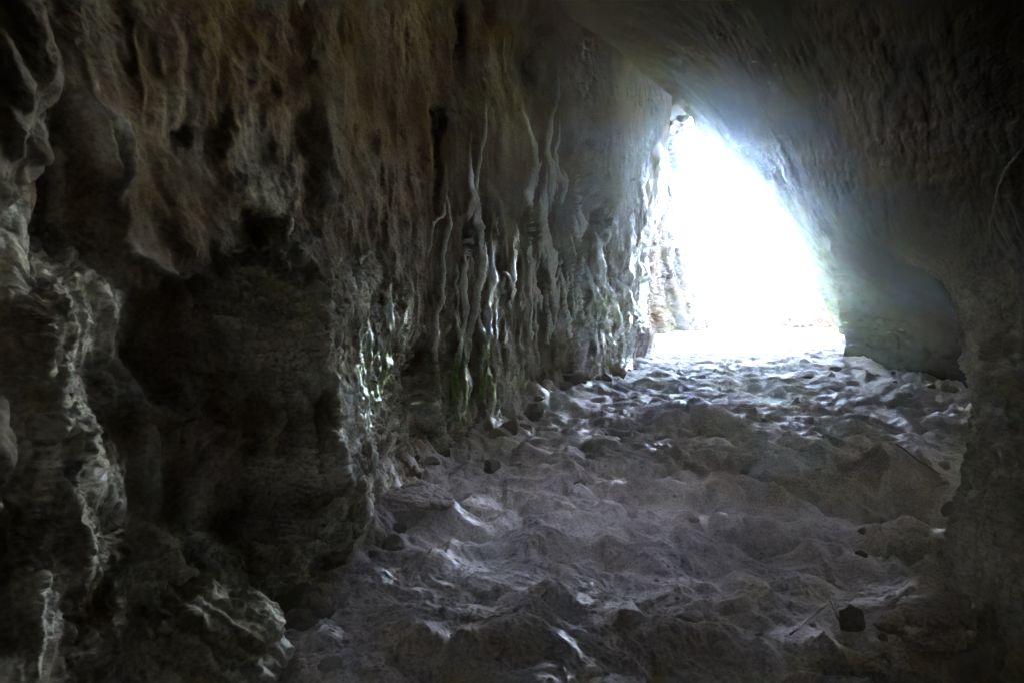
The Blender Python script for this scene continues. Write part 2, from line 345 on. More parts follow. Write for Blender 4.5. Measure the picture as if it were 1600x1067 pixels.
# moss on the rib ends, ochre on the upper face, wet ribs
moss = np.clip(blob(U,V,712,630,32,65,1)+blob(U,V,770,590,60,60,.75)+blob(U,V,598,550,45,100,.35)+blob(U,V,575,600,30,60,.35)+blob(U,V,480,640,60,80,.35)+blob(U,V,960,480,60,60,.4)+blob(U,V,860,300,40,80,.25)+blob(U,V,500,620,60,60,.3),0,1)
moss = np.where(back, moss, .35*sm(.2,.6,fbm(SS*.7,Z*.7,2,99)+.3))
moss = np.clip(moss*np.clip(.12+rib/3.5,0,1)*1.5,0,1)
ochre = np.clip(blob(U,V,450,70,260,120,.55)+blob(U,V,640,180,90,120,.4)+blob(U,V,895,80,25,60,.8)+blob(U,V,160,190,60,120,.5)+blob(U,V,80,490,50,50,.3)+blob(U,V,945,230,80,190,.5), 0, 1)*np.clip(.5+fbm(SS*1.1,Z*1.1,3,101)*1.4,0,1.2)  # last patch lifts the bulge by the mouth, painting in bounce light
ochre = np.where(back, np.clip(ochre, 0, 1), 0)
rib = rib+0.0
wet = np.clip(rib/7, 0, 1)*sm(150,330,V); wet = np.clip(wet + blob(U,V,20,380,60,260,.7)+.15,0,1)
pale = np.clip(rough_m*1.1+lip/16, 0, .95)*np.clip(.75+fbm(SS*3,Z*3,3,111),0,1.2)  # calcite crust, lightened further to paint light on nodules, lips and ribs
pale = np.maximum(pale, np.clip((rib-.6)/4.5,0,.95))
pale = np.clip(pale+blob(U,V,950,260,75,210,.42)+blob(U,V,790,330,60,250,.10), 0, 1)  # bulge by the mouth made paler: bounce light painted into the colour
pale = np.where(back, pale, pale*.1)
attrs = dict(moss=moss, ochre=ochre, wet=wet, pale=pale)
# cells that belong to the drip curtains are parts of the wall
Uc = U0[:-1,:-1]; Vc = V0[:-1,:-1]; Bc = back[:-1,:-1]; rc = rib[:-1,:-1] > 1.6
def region(x0, x1, y0, y1): return Bc & rc & (Uc >= x0) & (Uc < x1) & (Vc > y0) & (Vc < y1)
reg = [region(545,650,380,700), region(655,780,110,700), region(780,890,20,560), region(890,1045,140,580)]
lc = (lip[:-1,:-1] > 6) & Bc
def lreg(x0, x1, y0, y1): return lc & (Uc >= x0) & (Uc < x1) & (Vc > y0) & (Vc < y1)
led = [lreg(135,400,380,705), lreg(195,465,780,960), lreg(20,135,560,920)]
mc = (moss[:-1,:-1] > .30) & Bc
mos = [mc & (Uc >= 655) & (Uc < 830) & (Vc > 420), mc & (Uc >= 535) & (Uc < 655) & (Vc > 380)]
for k_ in range(4): reg[k_] = reg[k_] & ~mos[0] & ~mos[1]
for k_ in range(3): led[k_] = led[k_] & ~mos[0] & ~mos[1] & ~reg[0]
def pieces(mask, least=500):
    """connected patches of wall cells, largest first"""
    w_ = mask.shape[1]; cells = set(np.flatnonzero(mask).tolist()); out = []
    while cells:
        st = [cells.pop()]; comp = list(st)
        while st:
            c_ = st.pop()
            for d_ in (c_-1, c_+1, c_-w_, c_+w_):
                if d_ in cells: cells.remove(d_); st.append(d_); comp.append(d_)
        if len(comp) >= least:
            mk = np.zeros(mask.size, bool); mk[comp] = True; out.append((len(comp), mk.reshape(mask.shape)))
    out.sort(key=lambda t_: -t_[0]); return [t_[1] for t_ in out]
reg = [pieces(r) for r in reg]; led = [pieces(r) for r in led]; mos = [pieces(r, 300) for r in mos]
main = np.ones(Uc.shape, bool)
for grp in led+mos:
    for r in grp: main &= ~r
for grp in reg:
    for r in grp: main &= ~r
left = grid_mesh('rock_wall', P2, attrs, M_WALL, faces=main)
tag(left, 'tall brown limestone wall with drip curtains, pits and hollows along the left side', 'rock wall', kind='thing')
for grp, lb in zip(reg, ['green tinged drip curtain left of the long single drip', 'bright bundle of thin wet drips reaching down to moss', 'ragged drip curtain below the dark notch', 'glistening drips on the bulge nearest the mouth']):
    for n_, r in enumerate(grp):
        c = grid_mesh('drip_rib', P2, attrs, M_FLOW, parent=left, faces=r)
        if n_ == 0: c['label'] = lb

for grp, lb in zip(led, ['knobbly lip under the upper dark hollow', 'crumbly lip round the lower dark hollow', 'pale streaked rib down the near left wall']):
    for n_, r in enumerate(grp):
        c = grid_mesh('ledge', P2, attrs, M_WALL, parent=left, faces=r)
        if n_ == 0: c['label'] = lb
for grp, lb in zip(mos, ['bright green moss on the drip tips above the floor', 'dull green moss on the left drip curtain']):
    for n_, r in enumerate(grp):
        c = grid_mesh('moss_patch', P2, attrs, M_FLOW, parent=left, faces=r)
        if n_ == 0: c['label'] = lb

# ================================================================== CEILING AND RIGHT WALL (one vault)
# stations: Y, then seven (X, Z) from above the left wall down to the right foot
ST = [
 (-4.5, [(-3.2,4.6),(-1.2,4.3),(.2,3.4),(.9,2.4),(1.25,1.5),(1.4,.7),(1.3,-.5)]),
 (0.0,  [(-3.0,4.6),(-1.2,4.3),(.2,3.5),(1.0,2.5),(1.4,1.6),(1.55,.8),(1.45,-.5)]),
 (2.4,  [(-3.0,4.7),(-1.0,4.4),(.3,3.6),(1.1,2.5),(1.5,1.6),(1.75,.8),(1.55,-.5)]),
 (3.9,  [(-3.0,5.0),(-.8,4.7),(.5,3.6),(1.35,2.4),(1.95,1.45),(2.32,.65),(2.05,-.5)]),
 (4.6,  [(-3.0,4.9),(-.6,4.6),(.75,3.65),(1.6,2.45),(2.25,1.5),(2.85,.8),(2.9,-.5)]),
 (6.0,  [(-2.8,4.9),(-.3,4.55),(1.15,3.7),(2.1,2.55),(2.9,1.55),(4.1,.9),(4.7,-.5)]),
 (8.0,  [(-2.4,4.9),(.2,4.5),(1.7,3.8),(2.8,2.7),(3.8,1.65),(4.9,.8),(5.5,-.5)]),
 (10.5, [(-1.8,5.0),(.9,4.55),(2.4,4.0),(3.7,2.9),(4.7,1.7),(5.6,.7),(5.9,-.5)]),
 (13.6, [(-.8,5.1),(2.2,4.8),(3.4,4.3),(4.7,3.15),(5.6,1.75),(6.0,.7),(6.1,-.5)]),
 (14.6, [(-.4,5.2),(2.6,4.9),(3.7,4.45),(5.0,3.25),(5.9,1.85),(6.25,.7),(6.3,-.5)]),
 (16.5, [(.2,5.5),(3.0,5.15),(4.0,4.75),(5.2,3.5),(6.3,2.0),(7.0,.8),(7.3,-.5)]),
 (19.0, [(1.6,5.5),(3.9,5.25),(4.45,4.75),(5.75,3.3),(7.05,1.75),(7.8,.75),(8.5,-.5)]),
 (20.2, [(2.4,8.3),(4.1,8.0),(5.2,7.5),(7.2,6.0),(8.6,4.2),(9.5,2.0),(10.0,-.5)]),
 (20.6, [(3,13),(4.4,13),(6.2,12.5),(9,11),(11.5,8),(13,4),(14,-.5)]),
 (22.0, [(3,18),(4.4,18),(7.4,18),(11,17),(15,14),(19,8),(22,-.5)]),
]
NT = 620
ysd = []
y = -4.5
while y < 22.0:
    ysd.append(y); y += (.05 if y < 1.2 else .0042*max(y, 1.5)) if y < 20.3 else .03
ys = np.array(ysd); NYC = len(ys)
tt = np.linspace(0, 6, NT)
C = np.zeros((NYC, NT, 3))
YS = [s[0] for s in ST]
ctrl = np.zeros((NYC, 7, 2))
for j in range(7):
    for k in range(2):
        ctrl[:, j, k] = curve(ys, [(YS[i], ST[i][1][j][k]) for i in range(len(ST))])
lk = sm(1.5, 2.8, ys)*(1-sm(18, 19, ys)); lt = (ys-2.4)/16.6
for j, (a, b) in {2: ((.3,3.6),(4.45,4.75)), 3: ((1.1,2.5),(5.75,3.3)), 4: ((1.5,1.6),(7.05,1.75))}.items():
    for k in range(2):
        if (j, k) == (2, 1): continue
        ctrl[:, j, k] = ctrl[:, j, k]*(1-lk) + (a[k]+(b[k]-a[k])*lt)*lk
for k in range(2):
    yv = ctrl[:,:,k]; m = np.gradient(yv, axis=1); i = np.clip(tt.astype(int), 0, 5); f = (tt-i)[None,:]
    val = (2*f**3-3*f**2+1)*yv[:,i] + (f**3-2*f**2+f)*m[:,i] + (-2*f**3+3*f**2)*yv[:,i+1] + (f**3-f**2)*m[:,i+1]
    C[...,0 if k == 0 else 2] = val
C[...,1] = ys[:,None]
n = normals(C)
inward = np.stack([np.full(C.shape[:2], .5)+.0*C[...,0]-.3*(C[...,0]), np.zeros(C.shape[:2]), 1.5-C[...,2]], -1)
n *= np.sign((n*inward).sum(-1, keepdims=True)+1e-6)
arc = np.concatenate([[0], np.cumsum(np.linalg.norm(np.diff(ctrl.mean(0), axis=0), axis=1))]); A = np.interp(tt, np.arange(7), arc)[None,:]+0*C[...,0]; YY = C[...,1]
Uc_, Vc_, Dc = survey(C)
cd = (.05+.07*sm(8,14,YY))*fbm(A*.45, YY*.3, 3, 201) + .03*fbm(A*1.0, YY*.8, 2, 202) + .006*fbm(A*4, YY*1.6, 4, 203)
lowr = sm(3.9, 4.8, tt)[None,:]*(1-sm(5.2, 6.2, YY))
# fluted lower part of the near right column
cd += .008*domes(A*2.2+.3*fbm(YY,A,2,260), YY*1.7, 261, .9, .2, .7)+.005*domes(A*6, YY*4.5, 262, .9,.15,.6)
cd += lowr*(.11*(ridged(YY*4.2+.4*fbm(A*1.2,YY*2,2,214), A*.9, 4, 211)-.5) + .022*domes(YY*9, A*7, 212) + .016*domes(YY*21, A*15, 213)+ .010*domes(YY*45, A*33, 215)+.014*fbm(YY*12,A*9,4,216,.6))
cd += .05*sm(4.6,5.4,tt)[None,:]*ridged(YY*1.6, A*.9, 3, 220)*sm(6,8,YY)
# hollow and rim roughness near the mouth
cd += .028*sm(3.3,4.2,tt)[None,:]*sm(7,9,YY)*(fbm(A*3,YY*1.5,4,270)+domes(A*5,YY*2.2,271,.9,.2,.7))
cd += .18*sm(17,19,YY)*(1-sm(19.6,20.4,YY))*domes(A*1.8, YY*1.5, 231)
cd += .20*np.exp(-((YY-14.1)/.5)**2)*sm(3.9,5,tt)[None,:]
cd *= 1.0
C2 = C + n*cd[...,None]
glow_moss = blob(Uc_, Vc_, 1300, 430, 110, 120, .38)*sm(8,12,YY)+.25*lowr*sm(.3,.6,fbm(A*2,YY*2,2,240)+.3)  # first term paints the yellow-green glow beside the mouth; second is algae
catt = dict(moss=np.clip(glow_moss,0,1), ochre=np.clip(.3*fbm(A*.5,YY*.4,3,241),0,1), wet=np.clip(.1+.4*lowr,0,1), pale=.6*lowr)
tcen = .5*(tt[:-1]+tt[1:])[None,:]+0*C[:-1,:-1,0]; ycen = C[:-1,:-1,1]
edge = 3.55+.25*fbm(ycen*.8, tcen*0, 2, 250)
isw = tcen > edge
nearw = isw & (ycen < 4.75); farw = isw & (ycen >= 4.75)
# an unseen skylight shaft added above the frame to light the near floor
AX = np.array([.22,.36,.90]); AX /= np.linalg.norm(AX); HC = np.array([1.3,5.45,3.8]); HR = .185
kk = int(np.argmin(np.linalg.norm(C2-HC, axis=-1))); HC = C2.reshape(-1,3)[kk]
rel = C2[:-1,:-1]-HC; hd = np.linalg.norm(rel-(rel@AX)[...,None]*AX, axis=-1); hole = (hd < HR) & (np.linalg.norm(rel, axis=-1) < .9)
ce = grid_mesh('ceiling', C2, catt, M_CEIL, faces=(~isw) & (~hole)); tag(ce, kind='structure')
th, tl = np.meshgrid(np.linspace(0, 2*math.pi, 65), np.linspace(-.2, .8, 40), indexing='ij')
e1 = np.cross(AX, [1,0,0]); e1 /= np.linalg.norm(e1); e2 = np.cross(AX, e1)
rr_ = HR+.06+.03*fbm(np.cos(th)*2+3, np.sin(th)*2+tl*2, 3, 310)
T = HC + tl[...,None]*AX + (rr_*np.cos(th))[...,None]*e1 + (rr_*np.sin(th))[...,None]*e2; T[-1] = T[0]
sh = grid_mesh('fill_shaft', T, dict(moss=th*0, ochre=th*0, wet=th*0, pale=th*0), M_CEIL, parent=ce)
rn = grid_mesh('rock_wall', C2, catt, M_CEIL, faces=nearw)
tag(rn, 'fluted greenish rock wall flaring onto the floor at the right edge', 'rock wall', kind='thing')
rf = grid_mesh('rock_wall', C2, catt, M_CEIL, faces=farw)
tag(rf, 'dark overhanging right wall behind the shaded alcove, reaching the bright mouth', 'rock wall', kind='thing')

# end wall behind the camera
yy, zz_ = np.meshgrid(np.linspace(-4, 4, 90), np.linspace(-.6, 6, 80), indexing='ij')
E = np.stack([yy, -3.8+.3*fbm(yy*.6, zz_*.6, 4, 301), zz_], -1)
e0 = grid_mesh('rock_wall', E, dict(moss=yy*0, ochre=yy*0, wet=yy*0, pale=yy*0), M_CEIL)
tag(e0, 'dark rock end wall closing the passage behind the viewer', 'rock wall', kind='thing')

# ================================================================== FLOOR
rows = []; y = -4.6
while y < 31:
    rows.append(y)
    y += .06 if y < 1.7 else (min(y*y/1617*.85, .0042*y) if y < 23.5 else .08)
fyv = np.array(rows); NC = 1150
u = np.linspace(-1, 1, NC)
fxc = curve(fyv, [(-5,0),(2,.25),(6,1.2),(12,3.2),(20,6),(31,8)]); fw = curve(fyv, [(-5,2.2),(1.7,1.9),(4,2.9),(6,4.2),(12,5.2),(20,6.5),(31,9)])
X = fxc[:,None]+u[None,:]*fw[:,None]; Yf = np.repeat(fyv[:,None], NC, 1)
Pf = np.stack([X, Yf, 0*X], -1); FU, FV, FD = survey(Pf)
wx = X+.10*fbm(X*2,Yf*2,3,401); wy = Yf+.10*fbm(X*2+9,Yf*2,3,402)
hz = .055*fbm(X*.7, Yf*.7, 2, 410)
lump = .04*np.clip(fbm(wx*1.2, wy*1.1, 2, 411), -.6, 1) + .033*fbm(wx*2.8, wy*2.6, 2, 412) + .020*(1-.5*sm(5,11,Yf))*fbm(wx*6.5, wy*6, 2, 418, .5)
dent = -.09*np.power(domes(wx*3.3, wy*3.0, 413, .9, .3, .62), 2.6) + .05*np.power(domes(wx*4.1, wy*3.8, 419, .9, .2, .6), 2.2)
small = .006*fbm(wx*14, wy*13, 4, 414, .55) + .020*np.power(domes(wx*6,wy*5.6,436,.9,.12,.55),2.2)*1.3 + .010*np.power(domes(wx*12,wy*11,433,.9,.1,.5),2.0)*1.2 + .012*domes(wx*15, wy*15, 415, .9, .05, .36)*sm(.0,.4,fbm(X*1.3,Yf*1.3,2,417)+.2)+ .006*domes(wx*31, wy*31, 435, .9, .05, .4) + .0012*fbm(X*50, Yf*50, 3, 416)
flat = 1-.35*sm(9, 16, Yf)
hz = hz + (lump+dent)*flat + small*(1-.55*sm(6,14,Yf))
# surveyed humps and hollows: px, py, rx px, ry px, height m
FB = [(1085,655,75,14,.16),(1095,672,60,10,-.06),(860,632,45,9,.10),(1210,610,40,6,.05),(1345,745,75,14,.17),(1420,740,60,14,.14),(1390,790,80,30,-.16),
 (1225,735,45,16,.10),(1270,700,60,10,.06),(1330,672,50,9,.06),(1460,950,55,22,.14),(680,830,50,14,.09),(880,745,30,9,.07),(1000,745,32,10,-.08),(780,705,25,7,.05),
 (940,870,70,20,-.07),(760,1010,170,45,.09),(560,930,60,20,.05),(1080,1040,110,35,-.16),(1010,985,160,14,.05),(1260,1010,110,30,.10),(1380,850,90,22,.04),
 (840,850,50,14,.06),(700,870,90,18,-.05),(1130,820,60,16,.06),(1190,870,70,18,-.04),(960,700,60,9,.05),(1150,765,45,9,.06),(1440,800,80,20,-.05),(1170,580,50,4,-.07),(1050,600,50,5,.08),(1480,880,50,26,.03),
 (650,735,40,16,.10),(740,690,40,14,.08),(600,790,30,18,.10)]
for px, py, rx, ry, h in FB: hz += blob(FU, FV, px, py, rx, ry, h*1.0, 0, 2.4)*(Yf > 1.5)
# debris bank at the foot of the left wall and in the right alcove
foot_x = np.interp(Yf, fp[:,1][:3400], fp[:,0][:3400]); dl = X-foot_x
bank = np.exp(-np.clip(dl,0,None)/.28)*sm(2.8,4,Yf)*(1-sm(9,12,Yf))
hz += bank*(.10+.09*domes(X*5,Yf*5,420)+.05*domes(X*12,Yf*12,421))
alc = sm(2.4,3.6,X-.18*Yf)*sm(4.5,6,Yf)*(1-sm(10,13,Yf))
hz += alc*(.06*domes(X*4,Yf*4,422)+.035*domes(X*10,Yf*10,423)+.015*domes(X*24,Yf*24,424))
out = sm(23.5, 30, Yf); hz = hz - .9*out + .17*sm(10,22,Yf)*(1-out)
Pf[...,2] = hz
wetf = np.clip(.12+.9*sm(.35,.75,fbm(X*1.5,Yf*1.5,3,430)+.2), 0, 1)
FZ = Pf
def floor_z(x, y):
    r = int(np.clip(np.searchsorted(fyv, y), 0, len(fyv)-1)); c = int(np.clip(round(((x-fxc[r])/fw[r]+1)/2*(NC-1)), 0, NC-1)); return float(hz[r, c])
fl_o = grid_mesh('cave_floor', Pf, dict(moss=0*X, ochre=np.clip(.75*np.exp(-np.clip(dl,0,None)/.14)*(fbm(X*9,Yf*9,3,432)+.7),0,.85), wet=wetf), M_FLOOR); tag(fl_o, kind='structure')

# ground outside
m = bpy.data.materials.new('grassy_ground'); m.use_nodes = True; t = m.node_tree; p = t.nodes['Principled BSDF']
nn = _node(t, 'ShaderNodeTexNoise'); nn.inputs['Scale'].default_value = .6; nn.inputs['Detail'].default_value = 8
rr = _node(t, 'ShaderNodeValToRGB'); rr.color_ramp.elements[0].color = (.06,.09,.02,1); rr.color_ramp.elements[1].color = (.16,.19,.06,1)
tcn = _node(t, 'ShaderNodeTexCoord'); t.links.new(tcn.outputs['Object'], nn.inputs['Vector']); t.links.new(nn.outputs['Fac'], rr.inputs[0]); t.links.new(rr.outputs[0], p.inputs['Base Color']); p.inputs['Roughness'].default_value = .9
gx, gy = np.meshgrid(np.linspace(-240, 240, 161), np.linspace(-160, 320, 161), indexing='ij')
gz = -.62-1.6*sm(25,40,gy)+3.5*sm(45,80,gy) + np.clip(np.hypot(gx-8, gy-22)-60, 0, None)*.02*np.clip(fbm(gx*.01, gy*.01, 3, 500)+.4, 0, 1)
g = grid_mesh('ground', np.stack([gx, gy, gz], -1), {}, m); tag(g, kind='structure')

# the hill the cave runs through: back, flanks and top, closed to the left of the mouth; a pit where the added skylight comes out
sec = np.array([(-13,-1.5),(-10,3),(-7,6.4),(-3,7.6),(2,7.8),(7,7.6),(11,6.2),(15,3),(18,-1.5)], float)
hy = np.linspace(-12, 20.4, 150); ht = np.linspace(0, 8, 160)
hx_ = np.interp(ht, np.arange(9), sec[:,0]); hz_ = np.interp(ht, np.arange(9), sec[:,1])
HP = np.zeros((150, 160, 3)); HP[...,0] = hx_; HP[...,1] = hy[:,None]; HP[...,2] = hz_
HP[...,2] += .5*fbm(HP[...,0]*.3, HP[...,1]*.3, 4, 510) - 9*sm(-7, -12, HP[...,1])
pit = (np.hypot(HP[:-1,:-1,0]-2.4, HP[:-1,:-1,1]-7.6) < 3.2)
hl = grid_mesh('hillside', HP, {}, m, faces=~pit); tag(hl, kind='structure')
cx_, cz_ = np.meshgrid(np.linspace(-13, 3.7, 60), np.linspace(-1.5, 9.5, 50), indexing='ij')
hc = grid_mesh('hillside', np.stack([cx_, 20.7+.25*fbm(cx_*.8, cz_*.8, 4, 511), cz_], -1), {}, m); tag(hc, kind='structure')

# ================================================================== HAZE VOLUME, ADDED FOR THE GLARE ROUND THE MOUTH
hm = bpy.data.meshes.new('haze'); x0,x1,y0,y1,z0,z1 = -245,245,-165,325,-3,22
hm.from_pydata([(x,y,z) for z in (z0,z1) for y in (y0,y1) for x in (x0,x1)], [], [(0,2,3,1),(4,5,7,6),(0,1,5,4),(2,6,7,3),(0,4,6,2),(1,3,7,5)]); hm.update()
m = bpy.data.materials.new('glare_haze'); m.use_nodes = True; t = m.node_tree; t.nodes.clear()
pv = _node(t, 'ShaderNodeVolumePrincipled'); pv.inputs['Density'].default_value = .0023; pv.inputs['Anisotropy'].default_value = .95
pv.inputs['Color'].default_value = (.70,.84,1.0,1)
t.links.new(pv.outputs[0], _node(t, 'ShaderNodeOutputMaterial').inputs['Volume']); hm.materials.append(m)
ho = bpy.data.objects.new('haze', hm); sc.collection.objects.link(ho); tag(ho, kind='stuff')

# ================================================================== LOOSE STONES
def stone_mesh(seed, sub=4, lumpy=.25, facets=5, mat=M_STONE):
    import bmesh
    bm = bmesh.new(); bmesh.ops.create_icosphere(bm, subdivisions=sub, radius=1)
    rng = random.Random(seed)
    V = np.array([v.co[:] for v in bm.verts]); n = V.copy()
    r = 1+lumpy*fbm(V[:,0]*1.1+seed*3.1+V[:,2], V[:,1]*1.1+V[:,2]*.7, 3, seed) + .06*fbm(V[:,0]*5+V[:,2]*2, V[:,1]*5+V[:,2]*3, 3, seed+5)
    V = V*r[:,None]
    r0 = 1
    for k in range(facets):      # broken faces
        d = np.array([rng.gauss(0,1) for _ in range(3)]); d /= np.linalg.norm(d); lim = rng.uniform(.5,.8)
        s = V@d; ex = np.clip(s-lim, 0, None); V -= (ex*.9)[:,None]*d
    V = V*(1+.05*fbm(n[:,0]*6+seed, n[:,1]*6+n[:,2]*5, 4, seed+9, .65))[:,None]
    for v, c in zip(bm.verts, V): v.co = c
    me = bpy.data.meshes.new('stone'); bm.to_mesh(me); bm.free()
    me.polygons.foreach_set('use_smooth', [True]*len(me.polygons)); me.materials.append(mat); me.update()
    return me
def put(me, name, x, y, sx, sy, sz, rz, sink=.35, tilt=(0,0)):
    o = bpy.data.objects.new(name, me); sc.collection.objects.link(o)
    o.location = (x, y, floor_z(x, y)+sz*(1-2*sink)); o.scale = (sx, sy, sz); o.rotation_euler = (tilt[0], tilt[1], rz); return o
# the ones that stand out: survey px, py, half sizes m, label
BIG = [
 (1032,1022,.095,.06,.05,20,'pale flat angular stone in the dark hollow at the bottom edge'),
 (1478,985,.24,.14,.06,15,'broad low slab shaped stone beside the foot of the right wall'),
 (1522,1022,.09,.07,.06,0,'rounded dark stone tucked under the right wall at the bottom'),
 (1335,968,.06,.05,.06,0,'upright dark lump just right of the broken stick'),
 (1380,990,.02,.02,.022,0,'tiny round pebble right of the upright dark lump'),
 (1078,965,.055,.04,.04,10,'dark knob of rock alone left of the broken stick'),
 (572,858,.10,.09,.075,30,'pinkish brown stone at the tip of the left wall foot'),
 (460,968,.035,.03,.03,0,'small round stone lodged on the mossy boulder edge'),
 (655,832,.19,.10,.05,-8,'long flat cracked slab lying near the left wall'),
 (684,797,.035,.03,.026,0,'little rounded stone behind the cracked slab'),
 (787,702,.03,.025,.02,0,'small stone above the middle of the left floor edge'),
 (868,655,.045,.035,.035,0,'small dark stone near the foot of the left wall curtain'),
 (1300,587,.05,.04,.07,0,'small upright stone on the bright floor before the right jamb'),
 (1262,590,.08,.05,.04,0,'low stone left of the upright stone near the mouth'),
 (1078,700,.03,.02,.02,0,'tiny dark stone right below the large central hump'),
 (1168,718,.05,.04,.03,0,'dark rounded stone left of the rubbly mound'),
 (1475,738,.05,.03,.03,0,'pale stone chip on the rim of the right hollow'),
 (1085,822,.03,.024,.02,0,'small flat stone in the middle of the floor'),
 (905,748,.05,.035,.035,0,'pointed stone on a small hump left of the middle'),
 (520,1030,.05,.035,.025,0,'flat stone on the pale mud near the boulder'),
]
protos = [stone_mesh(900+i, 5, .32, 4+i % 4, M_FLOOR) for i in range(8)]
for i, (px, py, a, b, c, rz, lb) in enumerate(BIG):
    if a > .15: continue
    x, y_ = at_floor(px, py, .03)
    me = protos[i % 8]
    o = put(me, 'stone', x, y_, a, b, c, R(rz), .36); tag(o, lb, 'stone')
rng = random.Random(31)
k = 0
while k < 110:
    px = rng.uniform(480, 1540); py = 560+(1060-560)*rng.random()**.75
    x, y_ = at_floor(px, py)
    wallx = float(np.interp(y_, fp[:3400,1], fp[:3400,0]))
    if x < wallx+.12 or x > curve(np.array([y_]), [(0,1.4),(2.4,1.5),(3.9,1.95),(4.6,2.6),(6,4.3),(8,5.2),(14,5.8),(20,8)])[0]: continue
    if rng.random() > .35+.65*math.exp(-(x-wallx)/.5)+.3*(x > .18*y_+2.2): continue
    s = rng.choice([.007,.009,.012,.015])*(1+.06*y_)
    o = put(protos[rng.randrange(8)], 'pebble', x, y_, s*rng.uniform(.8,1.4), s*rng.uniform(.7,1.1), s*rng.uniform(.45,.7), rng.uniform(0,6.3), .47)
    tag(o, 'small dark pebble half sunk in the trodden cave floor', 'pebble', 'pebbles scattered over the cave floor'); k += 1

# ================================================================== BOULDERS AND SPURS
def n3(p, f, seed, o=4, g=.55):
    x, y, z = p[:,0]*f, p[:,1]*f, p[:,2]*f
    return (fbm(x+1.7*z, y+.6*z, o, seed, g) + fbm(y+1.3*x, z-.7*x, o, seed+7, g) + fbm(z+.9*y, x-.8*y, o, seed+13, g))/1.9
def dm3(p, f, seed):
    x, y, z = p[:,0]*f, p[:,1]*f, p[:,2]*f
    return domes(x+.55*z, y+.75*z+.1*x, seed)
def rock_body(name, loc, rad, seed, sub=7, mat=M_WALL, shape=None, crust=1.0, moss_f=None, wetv=.2, palev=.6):
    import bmesh
    bm = bmesh.new(); bmesh.ops.create_icosphere(bm, subdivisions=sub, radius=1)
    me = bpy.data.meshes.new(name); bm.to_mesh(me); bm.free()
    n = len(me.vertices); c = np.zeros(n*3, np.float32); me.vertices.foreach_get('co', c); c = c.reshape(-1,3).astype(float)
    nn = c.copy(); p = c*np.array(rad)
    if shape: p = shape(p)
    p = p*(1+.22*n3(c, .9, seed, 3)[:,None])
    q = p+np.array([seed*1.3, 0, 0])
    k = .035*n3(q, 4.5, seed+1, 4)*crust + crust*(.020*dm3(q, 10, seed+2)+.014*dm3(q, 22, seed+3)+.008*dm3(q, 47, seed+4)+.004*dm3(q,95,seed+6))
    nn /= np.array(rad); nn /= np.linalg.norm(nn, axis=1, keepdims=True)
    p = p+nn*k[:,None]
    me.vertices.foreach_set('co', p.astype(np.float32).ravel()); me.polygons.foreach_set('use_smooth', np.ones(len(me.polygons), bool)); me.update()
    for a, v in dict(moss=moss_f(p) if moss_f else np.zeros(n), ochre=np.clip(.4*n3(c,1.2,seed+9,3),0,1), wet=np.full(n, wetv), pale=np.full(n, palev)).items():
        at = me.attributes.new(a, 'FLOAT', 'POINT'); at.data.foreach_set('value', v.astype(np.float32))
    me.materials.append(mat); o = bpy.data.objects.new(name, me); sc.collection.objects.link(o); o.location = loc
    return o
b = rock_body('boulder', (-1.16,2.52,.02), (.36,.42,.33), 41, 7, crust=1.4, moss_f=lambda p: .25*np.exp(-((p[:,0]-.30)/.12)**2-((p[:,2]-.22)/.12)**2)*(p[:,2]>0))
tag(b, 'big knobbly boulder with a mossy crest at the bottom of the left wall', 'boulder')
def lean(p):
    p = p.copy(); c = np.clip(p[:,2]/.85, -.999, .999); f = np.sqrt((1-np.abs(c)**5)/(1-c*c)); p[:,0] *= f; p[:,1] *= f; p[:,0] += .16*p[:,2]+.03*np.sin(p[:,2]*9); return p
b = rock_body('rock_spur', (-.99,1.30,2.10), (.25,.24,.85), 57, 7, M_WALL, shape=lean, crust=1.0, wetv=.45, palev=.3)
tag(b, 'wet glistening pale rock spur hanging down at the far left edge', 'rock spur')
b = rock_body('rock_spur', (-1.04,1.36,1.00), (.13,.14,.15), 63, 6, M_WALL, crust=1.0, wetv=.45, palev=.3)
tag(b, 'small wet shining rock knob low at the left edge below the hanging spur', 'rock spur')
for (px, py, a, bb, c, rz, lb, sd) in [(600,700+60,.22,.16,.16,20,'craggy rock lump at the wall foot beside the low dark hollow',71),
      (548,868,.12,.12,.15,0,'jagged rock lump ending the left wall foot above the mud',74),
      (980,556,.34,.5,.30,0,'dark rounded rock at the wall foot just before the bright mouth',77)]:
    x, y_ = at_floor(px, py); o = rock_body('rock_lump', (x, y_+bb*.5, .02), (a, bb, c), sd, 6); tag(o, lb, 'rock')

for px, py, a, b_, c, rz, lb, sd in [(1478,985,.25,.15,.09,15,BIG[1][6],83),(655,832,.19,.10,.055,-8,BIG[8][6],88)]:
    x, y_ = at_floor(px, py); o = rock_body('stone', (x, y_, floor_z(x, y_)-.01), (a, b_, c), sd, 6, M_FLOOR, crust=.45, wetv=.1, palev=0); o.rotation_euler.z = R(rz); tag(o, lb, 'stone')
o = rock_body('boulder', (9.0,22.5,.2), (1.7,1.0,1.9), 95, 7, M_WALL, crust=2.5, palev=.05); tag(o, 'sunlit pale craggy boulder outside at the lower right corner of the opening', 'boulder')
